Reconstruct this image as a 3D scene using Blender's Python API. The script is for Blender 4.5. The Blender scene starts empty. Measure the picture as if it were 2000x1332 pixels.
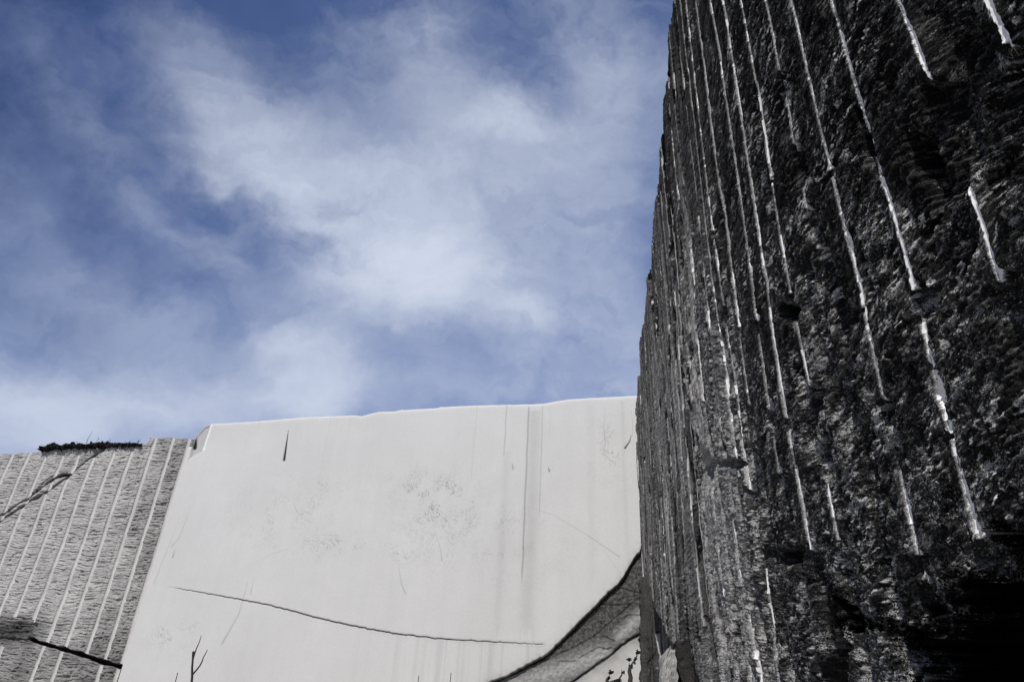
import bpy, math, random
import numpy as np
from mathutils import Matrix, Vector

sc = bpy.context.scene
COL = sc.collection
K = 1.5                      # metres per design unit
EYE = np.array([0.0, 0.0, 1.1])

# ------------------------------------------------------------------ camera
FPX = 1333.0
TH = math.radians(29.63)
RO = math.atan(131 / 2342.0)
Fw = np.array([0, math.cos(TH), math.sin(TH)])
U0 = np.array([0, -math.sin(TH), math.cos(TH)])
R0 = np.array([1.0, 0, 0])
Rt = R0 * math.cos(RO) + U0 * math.sin(RO)
Up = U0 * math.cos(RO) - R0 * math.sin(RO)
cam_data = bpy.data.cameras.new('camera')
cam_data.sensor_width = 36.0
cam_data.lens = 36.0 * FPX / 2000.0
cam_data.clip_start = 0.05
cam_data.clip_end = 3000
cam = bpy.data.objects.new('camera', cam_data)
COL.objects.link(cam)
M = Matrix(((Rt[0], Up[0], -Fw[0], 0), (Rt[1], Up[1], -Fw[1], 0), (Rt[2], Up[2], -Fw[2], 0), (0, 0, 0, 1)))
cam.matrix_world = Matrix.Translation(Vector(EYE * K)) @ M
sc.camera = cam

# ------------------------------------------------------------------ colour management
sc.view_settings.view_transform = 'Standard'
sc.view_settings.look = 'None'
sc.view_settings.gamma = 1.0
sc.view_settings.exposure = 0.0

# ------------------------------------------------------------------ plan directions
AZ = math.radians(8.6)
W = np.array([math.sin(AZ), math.cos(AZ), 0.0])        # along the dark wall, away from the camera
N = np.array([-math.cos(AZ), math.sin(AZ), 0.0])       # out of the dark wall
LAT = 0.76                                             # distance of the wall

# ------------------------------------------------------------------ sun and sky
EL = math.radians(47.0)
DEL = math.radians(16.0)
SUN = math.cos(EL) * (-W * math.cos(DEL) + N * math.sin(DEL)) + np.array([0, 0, math.sin(EL)])
sun_data = bpy.data.lights.new('sun', 'SUN')
sun_data.energy = 5.0
sun_data.angle = math.radians(0.5)
sun_data.color = (1.0, 0.975, 0.94)
sun = bpy.data.objects.new('sun', sun_data)
COL.objects.link(sun)
sun.rotation_euler = Vector(SUN).to_track_quat('Z', 'Y').to_euler()
sun.location = (0, -20, 40)

def ray(x, y):
    d = Fw * FPX + Rt * (x - 1000) + Up * (666 - y)
    return d / np.linalg.norm(d)

world = bpy.data.worlds.new('World')
sc.world = world
world.use_nodes = True
wn = world.node_tree.nodes
wl = world.node_tree.links
wn.clear()

def nd(nodes, t, **kw):
    n = nodes.new(t)
    for k, v in kw.items():
        setattr(n, k, v)
    return n

def mth(nodes, links, op, a, b=None, c=None, clamp=False):
    n = nodes.new('ShaderNodeMath')
    n.operation = op
    n.use_clamp = clamp
    for i, v in enumerate((a, b, c)):
        if v is None:
            continue
        if isinstance(v, (int, float)):
            n.inputs[i].default_value = v
        else:
            links.new(v, n.inputs[i])
    return n.outputs[0]

def build_world():
    m = lambda op, a, b=None, c=None, cl=False: mth(wn, wl, op, a, b, c, cl)
    out = nd(wn, 'ShaderNodeOutputWorld')
    sky = nd(wn, 'ShaderNodeTexSky')
    sky.sky_type = 'NISHITA'
    sky.sun_disc = False
    sky.sun_elevation = EL
    sky.sun_rotation = math.atan2(SUN[0], SUN[1])
    sky.altitude = 600
    sky.air_density = 1.0
    sky.dust_density = 1.0
    sky.ozone_density = 1.2
    hs = nd(wn, 'ShaderNodeHueSaturation')
    hs.inputs['Hue'].default_value = SKY_HUE
    hs.inputs['Saturation'].default_value = SKY_SAT
    hs.inputs['Value'].default_value = SKY_VAL
    wl.new(sky.outputs[0], hs.inputs['Color'])
    tc = nd(wn, 'ShaderNodeTexCoord')
    d0 = tc.outputs['Generated']
    # slow warp of the direction, so every cloud gets a torn outline
    def noise(scale, detail, rough, vec, dist=0.0):
        t = nd(wn, 'ShaderNodeTexNoise')
        t.inputs['Scale'].default_value = scale
        t.inputs['Detail'].default_value = detail
        t.inputs['Roughness'].default_value = rough
        t.inputs['Distortion'].default_value = dist
        wl.new(vec, t.inputs['Vector'])
        return t
    def vm(op, a, b=None, scale=None):
        n = nd(wn, 'ShaderNodeVectorMath', operation=op)
        for i, v in enumerate((a, b)):
            if v is None:
                continue
            if isinstance(v, (tuple, list, np.ndarray)):
                n.inputs[i].default_value = tuple(float(q) for q in v)
            else:
                wl.new(v, n.inputs[i])
        if scale is not None:
            n.inputs['Scale'].default_value = scale
        return n
    n1 = noise(3.2, 5, 0.55, d0)
    w1 = vm('SCALE', vm('SUBTRACT', n1.outputs['Color'], (0.5, 0.5, 0.5)).outputs[0], scale=0.16)
    dw = vm('ADD', d0, w1.outputs[0]).outputs[0]
    n2 = noise(11.0, 6, 0.6, d0)
    w2 = vm('SCALE', vm('SUBTRACT', n2.outputs['Color'], (0.5, 0.5, 0.5)).outputs[0], scale=0.10)
    dw = vm('ADD', dw, w2.outputs[0]).outputs[0]
    total = None
    for (x, y, ln, wd, ang, st) in CLOUDS:
        c = ray(x, y)
        e1 = ray(x + 5 * math.cos(math.radians(ang)), y + 5 * math.sin(math.radians(ang))) - c
        e1 /= np.linalg.norm(e1)
        e2 = np.cross(c, e1)
        A = e1 / (ln / 1450.0)
        B = e2 / (wd / 1450.0)
        a = m('SUBTRACT', vm('DOT_PRODUCT', dw, A).outputs['Value'], float(A @ c))
        b = m('SUBTRACT', vm('DOT_PRODUCT', dw, B).outputs['Value'], float(B @ c))
        r2 = m('ADD', m('MULTIPLY', a, a), m('MULTIPLY', b, b))
        g = m('MULTIPLY', m('POWER', 2.71828, m('MULTIPLY', r2, -1.0)), st)
        total = g if total is None else m('ADD', total, g)
    # wisps: noise stretched along the drift of the clouds
    e1 = ray(900, 560) - ray(480, 250)
    e1 /= np.linalg.norm(e1)
    rotm = nd(wn, 'ShaderNodeMapping')
    zq = Vector(e1).to_track_quat('X', 'Z').inverted().to_euler()
    rotm.inputs['Rotation'].default_value = zq
    rotm.inputs['Scale'].default_value = (0.55, 1.35, 1.35)
    wl.new(dw, rotm.inputs['Vector'])
    n3 = noise(4.0, 8, 0.56, rotm.outputs[0], 0.3)
    n4 = noise(2.1, 3, 0.5, d0)
    n5 = noise(13.0, 8, 0.62, rotm.outputs[0], 0.5)
    f = m('ADD', m('MULTIPLY', m('SUBTRACT', n3.outputs['Fac'], 0.5), 2.6), m('MULTIPLY', m('SUBTRACT', n5.outputs['Fac'], 0.5), 1.3))
    f4 = m('MULTIPLY', m('SUBTRACT', n4.outputs['Fac'], 0.5), 0.35)
    dens = m('ADD', m('MULTIPLY', total, m('ADD', 1.0, f)), m('MULTIPLY', f, 0.20))
    dens = m('ADD', dens, f4)
    dens = m('ADD', dens, 0.03)
    dens = m('MAXIMUM', dens, 0.0)
    # more and paler veil of cloud towards the horizon
    sep = nd(wn, 'ShaderNodeSeparateXYZ')
    wl.new(d0, sep.inputs[0])
    low = m('MULTIPLY', m('SUBTRACT', 0.62, sep.outputs['Z'], cl=True), 0.5)
    dens = m('ADD', dens, low)
    cov = m('SUBTRACT', 1.0, m('POWER', 2.71828, m('MULTIPLY', dens, -1.0)))
    mix = nd(wn, 'ShaderNodeMix', data_type='RGBA')
    wl.new(cov, mix.inputs['Factor'])
    veil = nd(wn, 'ShaderNodeMix', data_type='RGBA')      # thin high haze, thicker low down
    vf = m('SUBTRACT', 1.20, m('MULTIPLY', sep.outputs['Z'], 0.92), cl=True)
    cdir = ray(-150, 20)
    dd_ = m('SUBTRACT', 1.0, vm('DOT_PRODUCT', dw, cdir).outputs['Value'])
    clear = m('POWER', 2.71828, m('MULTIPLY', dd_, -14.0))        # a darker, clearer stretch of sky up on the left
    vf = m('MULTIPLY', vf, m('SUBTRACT', 1.0, m('MULTIPLY', clear, 0.72)))
    dens = m('MULTIPLY', dens, m('SUBTRACT', 1.0, m('MULTIPLY', clear, 0.62)))
    cov = m('SUBTRACT', 1.0, m('POWER', 2.71828, m('MULTIPLY', dens, -1.0)))
    wl.new(cov, mix.inputs['Factor'])
    wl.new(vf, veil.inputs['Factor'])
    wl.new(hs.outputs[0], veil.inputs['A'])
    veil.inputs['B'].default_value = (2.5, 3.95, 8.3, 1)
    wl.new(veil.outputs['Result'], mix.inputs['A'])
    mix.inputs['B'].default_value = CLOUD_COL
    bg = nd(wn, 'ShaderNodeBackground')
    wl.new(mix.outputs['Result'], bg.inputs['Color'])
    bg.inputs['Strength'].default_value = 0.06
    wl.new(bg.outputs[0], out.inputs['Surface'])

SKY_HUE, SKY_SAT, SKY_VAL = 0.52, 1.3, 1.0
CLOUD_COL = (11.1, 12.1, 14.2, 1)
# x, y, half length, half width, tilt (deg, down to the right), weight
CLOUDS = [
    (560, 390, 190.4, 73.5, 48, 0.60), (700, 500, 179.2, 66.75, 40, 0.64), (820, 520, 145.6, 100.5, 20, 1.20), (900, 570, 89.6, 53.25, 20, 0.56),
    (600, 330, 224, 100.5, 38, 0.36), (700, 410, 168, 100.5, 30, 0.56), (850, 400, 190.4, 127.5, -25, 0.60), (1000, 280, 123.2, 43.8, -8, 0.48), (920, 250, 168, 87, 20, 0.28),
    (430, 180, 224, 60, 62, 0.32), (840, 70, 61.6, 73.5, 60, 0.36), (780, 150, 145.6, 87, 20, 0.20), (1160, 120, 123.2, 87, 50, 0.34),
    (330, 410, 212.8, 62.7, 50, 0.26), (440, 510, 67.2, 35.7, 35, 0.24), (240, 330, 134.4, 46.5, 50, 0.16), (170, 560, 190.4, 60, 50, 0.20),
    (60, 790, 224, 87, -5, 0.64), (250, 740, 179.2, 60, 10, 0.28), (340, 630, 201.6, 46.5, 35, 0.24), (600, 700, 100.8, 87, 30, 0.80), (520, 650, 67.2, 60, 60, 0.32),
    (620, 770, 134.4, 41.1, 0, 0.40), (1000, 450, 123.2, 154.5, 60, 0.44), (1030, 615, 67.2, 30.3, 10, 0.72), (1120, 600, 123.2, 73.5, 15, 0.28),
    (1090, 710, 134.4, 60, 25, 0.52), (950, 760, 179.2, 46.5, 0, 0.32), (330, 810, 291.2, 54.6, 0, 0.40), (1180, 400, 100.8, 276, 0, 0.40), (1230, 720, 56, 114, 0, 0.32),
    (-300, 500, 224, 127.5, 40, 0.40), (1700, 300, 291.2, 168, 20, 0.40), (700, -300, 336, 154.5, 20, 0.40),
]
build_world()

# ------------------------------------------------------------------ noise
def _h(ix, iy, seed):
    a = (ix.astype(np.uint32) * np.uint32(374761393) + iy.astype(np.uint32) * np.uint32(668265263) +
         np.uint32((seed * 2246822519 + 3266489917) & 0xffffffff))
    a = (a ^ (a >> np.uint32(13))) * np.uint32(1274126177)
    a = (a ^ (a >> np.uint32(16))) * np.uint32(2246822519)
    return a ^ (a >> np.uint32(15))

def rnd(ix, iy, seed):
    return (_h(ix, iy, seed) & np.uint32(0xffff)).astype(np.float32) / 65535.0

_ang = np.linspace(0, 2 * np.pi, 257)[:-1].astype(np.float32)
_GX, _GY = np.cos(_ang), np.sin(_ang)

def perlin(x, y, seed=0):
    x = np.asarray(x, np.float32)
    y = np.asarray(y, np.float32)
    xf, yf = np.floor(x), np.floor(y)
    ix, iy = xf.astype(np.int64).astype(np.int32), yf.astype(np.int64).astype(np.int32)
    fx, fy = x - xf, y - yf
    u = fx * fx * fx * (fx * (fx * 6 - 15) + 10)
    v = fy * fy * fy * (fy * (fy * 6 - 15) + 10)
    def g(dx, dy):
        k = (_h(ix + dx, iy + dy, seed) & np.uint32(255)).astype(np.int32)
        return _GX[k] * (fx - dx) + _GY[k] * (fy - dy)
    a = g(0, 0) * (1 - u) + g(1, 0) * u
    b = g(0, 1) * (1 - u) + g(1, 1) * u
    return (a * (1 - v) + b * v) * 1.5

def fbm(x, y, oct=4, seed=0, gain=0.5, lac=2.03):
    s, a = 0, 1.0
    for i in range(oct):
        s = s + a * perlin(x, y, seed + i * 17)
        x, y = x * lac + 11.3, y * lac + 5.7
        a *= gain
    return s

def ridge(x, y, oct=3, seed=0, gain=0.5):
    s, a = 0, 1.0
    for i in range(oct):
        s = s + a * (1 - 2 * np.abs(perlin(x, y, seed + i * 13)))
        x, y = x * 2.03 + 3.1, y * 2.03 + 8.2
        a *= gain
    return s

def facets(x, y, seed=0, tilt=1.0):
    """Broken-stone facets: every random cell is a small tilted plane. Returns (height, edge distance, cell random)."""
    x = np.asarray(x, np.float32)
    y = np.asarray(y, np.float32)
    ix, iy = np.floor(x).astype(np.int32), np.floor(y).astype(np.int32)
    d1 = np.full(x.shape, 9.0, np.float32)
    d2 = np.full(x.shape, 9.0, np.float32)
    hh = np.zeros(x.shape, np.float32)
    cr = np.zeros(x.shape, np.float32)
    for dx in (-1, 0, 1):
        for dy in (-1, 0, 1):
            cx, cy = ix + dx, iy + dy
            px = cx + rnd(cx, cy, seed)
            py = cy + rnd(cx, cy, seed + 1)
            ex, ey = x - px, y - py
            d = ex * ex + ey * ey
            a = rnd(cx, cy, seed + 2)
            h = (rnd(cx, cy, seed + 3) - .5) * 2 * tilt * ex + (a - .5) * 2 * tilt * ey + (rnd(cx, cy, seed + 4) - .5) * 0.8
            near = d < d1
            d2 = np.where(near, d1, np.minimum(d2, d))
            hh = np.where(near, h, hh)
            cr = np.where(near, a, cr)
            d1 = np.where(near, d, d1)
    return hh, np.sqrt(d2) - np.sqrt(d1), cr

def sstep(a, b, x):
    t = np.clip((x - a) / (b - a), 0, 1)
    return t * t * (3 - 2 * t)

def seg_dist(x, y, pts):
    """distance to a polyline, and the fraction along it"""
    best = np.full(np.shape(x), 1e9, np.float32)
    frac = np.zeros(np.shape(x), np.float32)
    L = [math.dist(pts[i], pts[i + 1]) for i in range(len(pts) - 1)]
    T = sum(L)
    acc = 0
    for i in range(len(pts) - 1):
        ax, ay = pts[i]
        bx, by = pts[i + 1]
        vx, vy = bx - ax, by - ay
        t = np.clip(((x - ax) * vx + (y - ay) * vy) / (vx * vx + vy * vy + 1e-12), 0, 1)
        d = np.hypot(x - ax - t * vx, y - ay - t * vy)
        m = d < best
        best = np.where(m, d, best)
        frac = np.where(m, (acc + t * L[i]) / T, frac)
        acc += L[i]
    return best, frac

def poly_sd(x, y, pts):
    """signed distance to a polygon, positive inside"""
    d, _ = seg_dist(x, y, list(pts) + [pts[0]])
    ins = np.zeros(np.shape(x), bool)
    n = len(pts)
    for i in range(n):
        ax, ay = pts[i]
        bx, by = pts[(i + 1) % n]
        if ay == by:
            continue
        c = ((ay > y) != (by > y)) & (x < (bx - ax) * (y - ay) / (by - ay) + ax)
        ins ^= c
    return np.where(ins, d, -d)

# ------------------------------------------------------------------ materials
def principled(name, rough=0.8, spec=0.3):
    m = bpy.data.materials.new(name)
    m.use_nodes = True
    b = m.node_tree.nodes['Principled BSDF']
    b.inputs['Roughness'].default_value = rough
    b.inputs['Specular IOR Level'].default_value = spec
    return m, m.node_tree.nodes, m.node_tree.links, b

def rock_material(name, warm=(1.0, 0.972, 0.925), scale=60.0, var=0.5, bump=0.4, dist=0.004, rough=0.85, spec=0.25, crystal=0.0):
    """Albedo from the 'tone' attribute (what stone lies there), broken up by procedural grain."""
    m, n, l, b = principled(name, rough, spec)
    at = nd(n, 'ShaderNodeAttribute', attribute_name='tone')
    tc = nd(n, 'ShaderNodeTexCoord')
    t = nd(n, 'ShaderNodeTexNoise')
    t.inputs['Scale'].default_value = scale
    t.inputs['Detail'].default_value = 6
    t.inputs['Roughness'].default_value = 0.65
    l.new(tc.outputs['Object'], t.inputs['Vector'])
    t2 = nd(n, 'ShaderNodeTexNoise')
    t2.inputs['Scale'].default_value = scale * 0.12
    t2.inputs['Detail'].default_value = 4
    l.new(tc.outputs['Object'], t2.inputs['Vector'])
    k = mth(n, l, 'MULTIPLY_ADD', mth(n, l, 'SUBTRACT', t.outputs['Fac'], 0.5), var * 2.2, 1.0)
    k2 = mth(n, l, 'MULTIPLY_ADD', mth(n, l, 'SUBTRACT', t2.outputs['Fac'], 0.5), var * 0.9, 1.0)
    v = mth(n, l, 'MULTIPLY', mth(n, l, 'MULTIPLY', at.outputs['Fac'], k), k2)
    if crystal > 0:
        vo = nd(n, 'ShaderNodeTexVoronoi')
        vo.inputs['Scale'].default_value = scale * 1.4
        l.new(tc.outputs['Object'], vo.inputs['Vector'])
        sp = nd(n, 'ShaderNodeSeparateColor')
        l.new(vo.outputs['Color'], sp.inputs[0])
        g = mth(n, l, 'MULTIPLY', mth(n, l, 'GREATER_THAN', sp.outputs[0], 0.93), crystal)
        v = mth(n, l, 'ADD', v, mth(n, l, 'MULTIPLY', g, at.outputs['Fac']))
    v = mth(n, l, 'MINIMUM', mth(n, l, 'MAXIMUM', v, 0.003), 0.85)
    sc_ = nd(n, 'ShaderNodeVectorMath', operation='SCALE')
    sc_.inputs[0].default_value = warm
    l.new(v, sc_.inputs['Scale'])
    l.new(sc_.outputs[0], b.inputs['Base Color'])
    bp = nd(n, 'ShaderNodeBump')
    bp.inputs['Strength'].default_value = bump
    bp.inputs['Distance'].default_value = dist
    l.new(t.outputs['Fac'], bp.inputs['Height'])
    l.new(bp.outputs[0], b.inputs['Normal'])
    return m


def dark_rock_material():
    m, n, l, b = principled('shade_dark_rock', .95, .03)  # near-black tone carries the wall's shade; pale flecks stand in for glints
    mm = lambda op, a, b_=None, c=None, cl=False: mth(n, l, op, a, b_, c, cl)
    tone = nd(n, 'ShaderNodeAttribute', attribute_name='tone').outputs['Fac']
    fleck = nd(n, 'ShaderNodeAttribute', attribute_name='fleck').outputs['Fac']
    tc = nd(n, 'ShaderNodeTexCoord')
    mp = nd(n, 'ShaderNodeMapping')
    mp.inputs['Rotation'].default_value = (0, 0, AZ)
    l.new(tc.outputs['Object'], mp.inputs['Vector'])
    def tex(scale, detail, rough, sx, sy, sz, dist=0.0, rx=0.0):
        q = nd(n, 'ShaderNodeMapping')
        q.inputs['Rotation'].default_value = (rx, 0, 0)
        l.new(mp.outputs[0], q.inputs['Vector'])
        q2 = nd(n, 'ShaderNodeMapping')
        q2.inputs['Scale'].default_value = (sx, sy, sz)
        l.new(q.outputs[0], q2.inputs['Vector'])
        t = nd(n, 'ShaderNodeTexNoise')
        t.inputs['Scale'].default_value = scale
        t.inputs['Detail'].default_value = detail
        t.inputs['Roughness'].default_value = rough
        t.inputs['Distortion'].default_value = dist
        l.new(q2.outputs[0], t.inputs['Vector'])
        return t.outputs['Fac']
    def crest(f, w):
        # 1 on the zero line of the noise, falling off within w
        a = mm('ABSOLUTE', mm('SUBTRACT', f, 0.5))
        return mm('SUBTRACT', 1.0, mm('DIVIDE', a, w), None, True)
    A = tex(30, 3, .6, 1, .34, 1, 1.2, .10)
    B = tex(62, 3, .6, 1, .42, 1, 1.0, .30)
    G = tex(110, 5, .7, 1, .7, 1)
    Lw = tex(3.4, 5, .62, 1, .6, 1)
    Lw2 = tex(9, 4, .6, 1, .6, 1)
    ca = crest(A, .034)
    cb = crest(B, .045)
    mask = mm('ADD', mm('MULTIPLY', mm('SUBTRACT', Lw, .49), 8.0), mm('MULTIPLY', mm('SUBTRACT', fleck, .9), .9), None, True)
    mask2 = mm('MULTIPLY', mm('SUBTRACT', Lw2, .47), 8.0, None, True)
    st = mm('MULTIPLY', mm('ADD', mm('MULTIPLY', ca, 1.5), mm('MULTIPLY', cb, 1.3)), mm('ADD', .10, mm('MULTIPLY', mm('SUBTRACT', tex(14, 4, .6, 1, .5, 1), .47), 7.0, None, True)))
    st = mm('MULTIPLY', st, mm('ADD', .06, mm('MULTIPLY', mask, mm('ADD', .18, mask2))))
    gr = mm('MULTIPLY', mm('SUBTRACT', G, .60), 9.0, None, True)
    st = mm('POWER', mm('MAXIMUM', st, 0.0), 1.7)
    st = mm('ADD', st, mm('MULTIPLY', gr, mm('ADD', .04, mm('MULTIPLY', mask, .40))))
    k = mm('MULTIPLY_ADD', mm('SUBTRACT', G, .5), 3.5, 1.0)
    v = mm('ADD', mm('MULTIPLY', tone, k), mm('MULTIPLY', mm('MULTIPLY', st, fleck), 1.6))
    v = mm('MINIMUM', mm('MAXIMUM', v, .002), .8)
    s_ = nd(n, 'ShaderNodeVectorMath', operation='SCALE')
    s_.inputs[0].default_value = (1, .975, .93)
    l.new(v, s_.inputs['Scale'])
    l.new(s_.outputs[0], b.inputs['Base Color'])
    hgt = mm('ADD', mm('MULTIPLY', ca, .9), mm('ADD', mm('MULTIPLY', cb, .6), mm('MULTIPLY', G, .5)))
    bp = nd(n, 'ShaderNodeBump')
    bp.inputs['Strength'].default_value = 1.0
    bp.inputs['Distance'].default_value = .028
    l.new(hgt, bp.inputs['Height'])
    l.new(bp.outputs[0], b.inputs['Normal'])
    return m
MAT_DARK = dark_rock_material()
MAT_GROOVE_R = rock_material('drilled_stone_dark_wall', scale=50, var=0.35, bump=0.4, dist=0.004, crystal=0.3)
MAT_LEFT = rock_material('split_marble', scale=45, var=0.30, bump=0.8, dist=0.008)
MAT_GROOVE_L = rock_material('drilled_marble', scale=40, var=0.16, bump=0.3, dist=0.004)
MAT_SAWN = rock_material('sawn_marble', warm=(1.0, .982, .945), scale=14, var=0.08, bump=0.05, dist=0.003, rough=0.6, spec=0.2)

# ------------------------------------------------------------------ meshes
FLECK = None
def make_mesh(name, V, Fq, mat, tone=None, parent=None, smooth=True, K_=K, fleck=None):
    me = bpy.data.meshes.new(name)
    V = np.asarray(V, np.float32) * K_
    Fq = np.asarray(Fq, np.int32)
    me.vertices.add(len(V))
    me.vertices.foreach_set('co', V.ravel())
    k = Fq.shape[1]
    me.loops.add(Fq.size)
    me.loops.foreach_set('vertex_index', Fq.ravel())
    me.polygons.add(len(Fq))
    me.polygons.foreach_set('loop_start', np.arange(0, Fq.size, k, dtype=np.int32))
    me.polygons.foreach_set('loop_total', np.full(len(Fq), k, np.int32))
    me.polygons.foreach_set('use_smooth', np.full(len(Fq), smooth))
    if tone is not None:
        a = me.attributes.new('tone', 'FLOAT', 'POINT')
        a.data.foreach_set('value', np.asarray(tone, np.float32).ravel())
    if fleck is not None:
        a = me.attributes.new('fleck', 'FLOAT', 'POINT')
        a.data.foreach_set('value', np.asarray(fleck, np.float32).ravel())
    me.update(calc_edges=True)
    me.materials.append(mat)
    o = bpy.data.objects.new(name, me)
    COL.objects.link(o)
    if parent is not None:
        o.parent = parent
    return o

def tag(o, label=None, cat=None, group=None, kind=None):
    if label: o['label'] = label
    if cat:
        o['category'] = cat
        o['kind'] = 'thing'
    if group: o['group'] = group
    if kind: o['kind'] = kind
    return o

def submesh(name, P, quads, mat, tone, parent=None, smooth=True, fleck=None):
    used, inv = np.unique(quads.ravel(), return_inverse=True)
    return make_mesh(name, P[used], inv.reshape(-1, quads.shape[1]), mat, tone[used], parent, smooth, K, None if fleck is None else fleck[used])

def grid_quads(nr, nc, base=0):
    i = np.arange(nr * nc).reshape(nr, nc) + base
    return np.stack([i[:-1, :-1], i[:-1, 1:], i[1:, 1:], i[1:, :-1]], -1).reshape(-1, 4)

def with_body(P, tone, nr, nc, back, steps, rise=0.0):
    """P is an nr x nc sheet; close it into a solid block by running its top, sides and back away along `back`."""
    G = P.reshape(nr, nc, 3)
    T = tone.reshape(nr, nc)
    ring = np.concatenate([G[0, :], G[1:, -1], G[-1, -2::-1], G[-2:0:-1, 0]])
    rt = np.concatenate([T[0, :], T[1:, -1], T[-1, -2::-1], T[-2:0:-1, 0]])
    ri = np.arange(nr * nc).reshape(nr, nc)
    ri = np.concatenate([ri[0, :], ri[1:, -1], ri[-1, -2::-1], ri[-2:0:-1, 0]])
    Vs, Ts, Fs = [P], [tone], []
    prev = ri
    n = nr * nc
    cnt = len(ri)
    for k, dst in enumerate(steps):
        q = ring + back * dst
        if 0 < k < len(steps) - 1:
            q = q + np.random.RandomState(k).normal(0, 0.02, q.shape)
        Vs.append(q)
        Ts.append(rt)
        cur = np.arange(cnt) + n
        a, b = prev, np.roll(prev, -1)
        c, d = np.roll(cur, -1), cur
        Fs.append(np.stack([b, a, d, c], -1))
        prev = cur
        n += cnt
    Vs.append(np.mean(Vs[-1], 0)[None])
    Ts.append(np.array([0.3], np.float32))
    cap = np.stack([prev, np.roll(prev, -1)], -1)
    return np.concatenate(Vs), np.concatenate(Ts), np.concatenate(Fs), np.c_[cap[:, 1], cap[:, 0], np.full(cnt, n)]

# =================================================================== DARK WALL (right)
def hit_right(x, y):
    r = ray(x, y)
    p = r * (-LAT / (r @ N))
    return float(p @ W), float(p[2] + EYE[2])

# distances along the wall of the drill holes, with the heights (as seen rows) where the half-holes survive
T0 = 0.0189
def groove_s(t, y=600):
    # t: slope of the hole's line as read off the photograph
    x = 1131 + t * (y + 1676)
    return hit_right(x, y)[0]

RG = [  # slope, surviving pieces (rows in the photo), radius
    (0.480, [(-400, 100)], .020), (0.376, [(-300, 165), (345, 560)], .017), (0.2945, [(-300, 30), (0, 575), (640, 735), (720, 830), (820, 1045)], .017),
    (0.2455, [(-300, 335), (345, 600), (590, 782), (815, 872), (905, 1085), (1105, 1150)], .018),
    (0.2155, [(-200, 148), (170, 292), (360, 410), (690, 720)], .013),
    (0.1862, [(-200, 340), (345, 575), (585, 760), (820, 860), (930, 1075)], .015),
    (0.1655, [(-200, 810), (826, 1070)], .015),
    (0.1530, [(-200, 625), (632, 795), (835, 925)], .016),
    (0.1360, [(-200, 642), (642, 800)], .019),
    (0.1290, [(1085, 1400)], .018),
    (0.1245, [(-200, 456), (460, 600), (632, 960)], .016),
    (0.1185, [(-200, 935)], .018), (0.1150, [(1195, 1400)], .014),
    (0.1105, [(-200, 865), (1010, 1400)], .020),
    (0.1000, [(-200, 360), (465, 785), (905, 1010), (1060, 1160)], .020),
    (0.0935, [(-200, 420), (590, 640), (700, 780)], .018), (0.0900, [(700, 780), (1060, 1200)], .020),
]
def split_grooves(fg, ncol, most=96, small=40):
    """every unbroken length of a half-hole becomes a piece of its own; the smallest stay with the rock"""
    row = np.arange(len(fg)) // (ncol - 1)
    out = np.full(len(fg), -1, np.int32)
    pieces = []
    for gi in np.unique(fg[fg >= 0]):
        idx = np.nonzero(fg == gi)[0]
        idx = idx[np.argsort(row[idx], kind='stable')]
        cut = np.nonzero(np.diff(row[idx]) > 1)[0] + 1
        pieces += [p for p in np.split(idx, cut) if len(p) > small]
    pieces.sort(key=len, reverse=True)
    for k, p in enumerate(pieces[:most]):
        out[p] = k
    return out, min(len(pieces), most)

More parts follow.
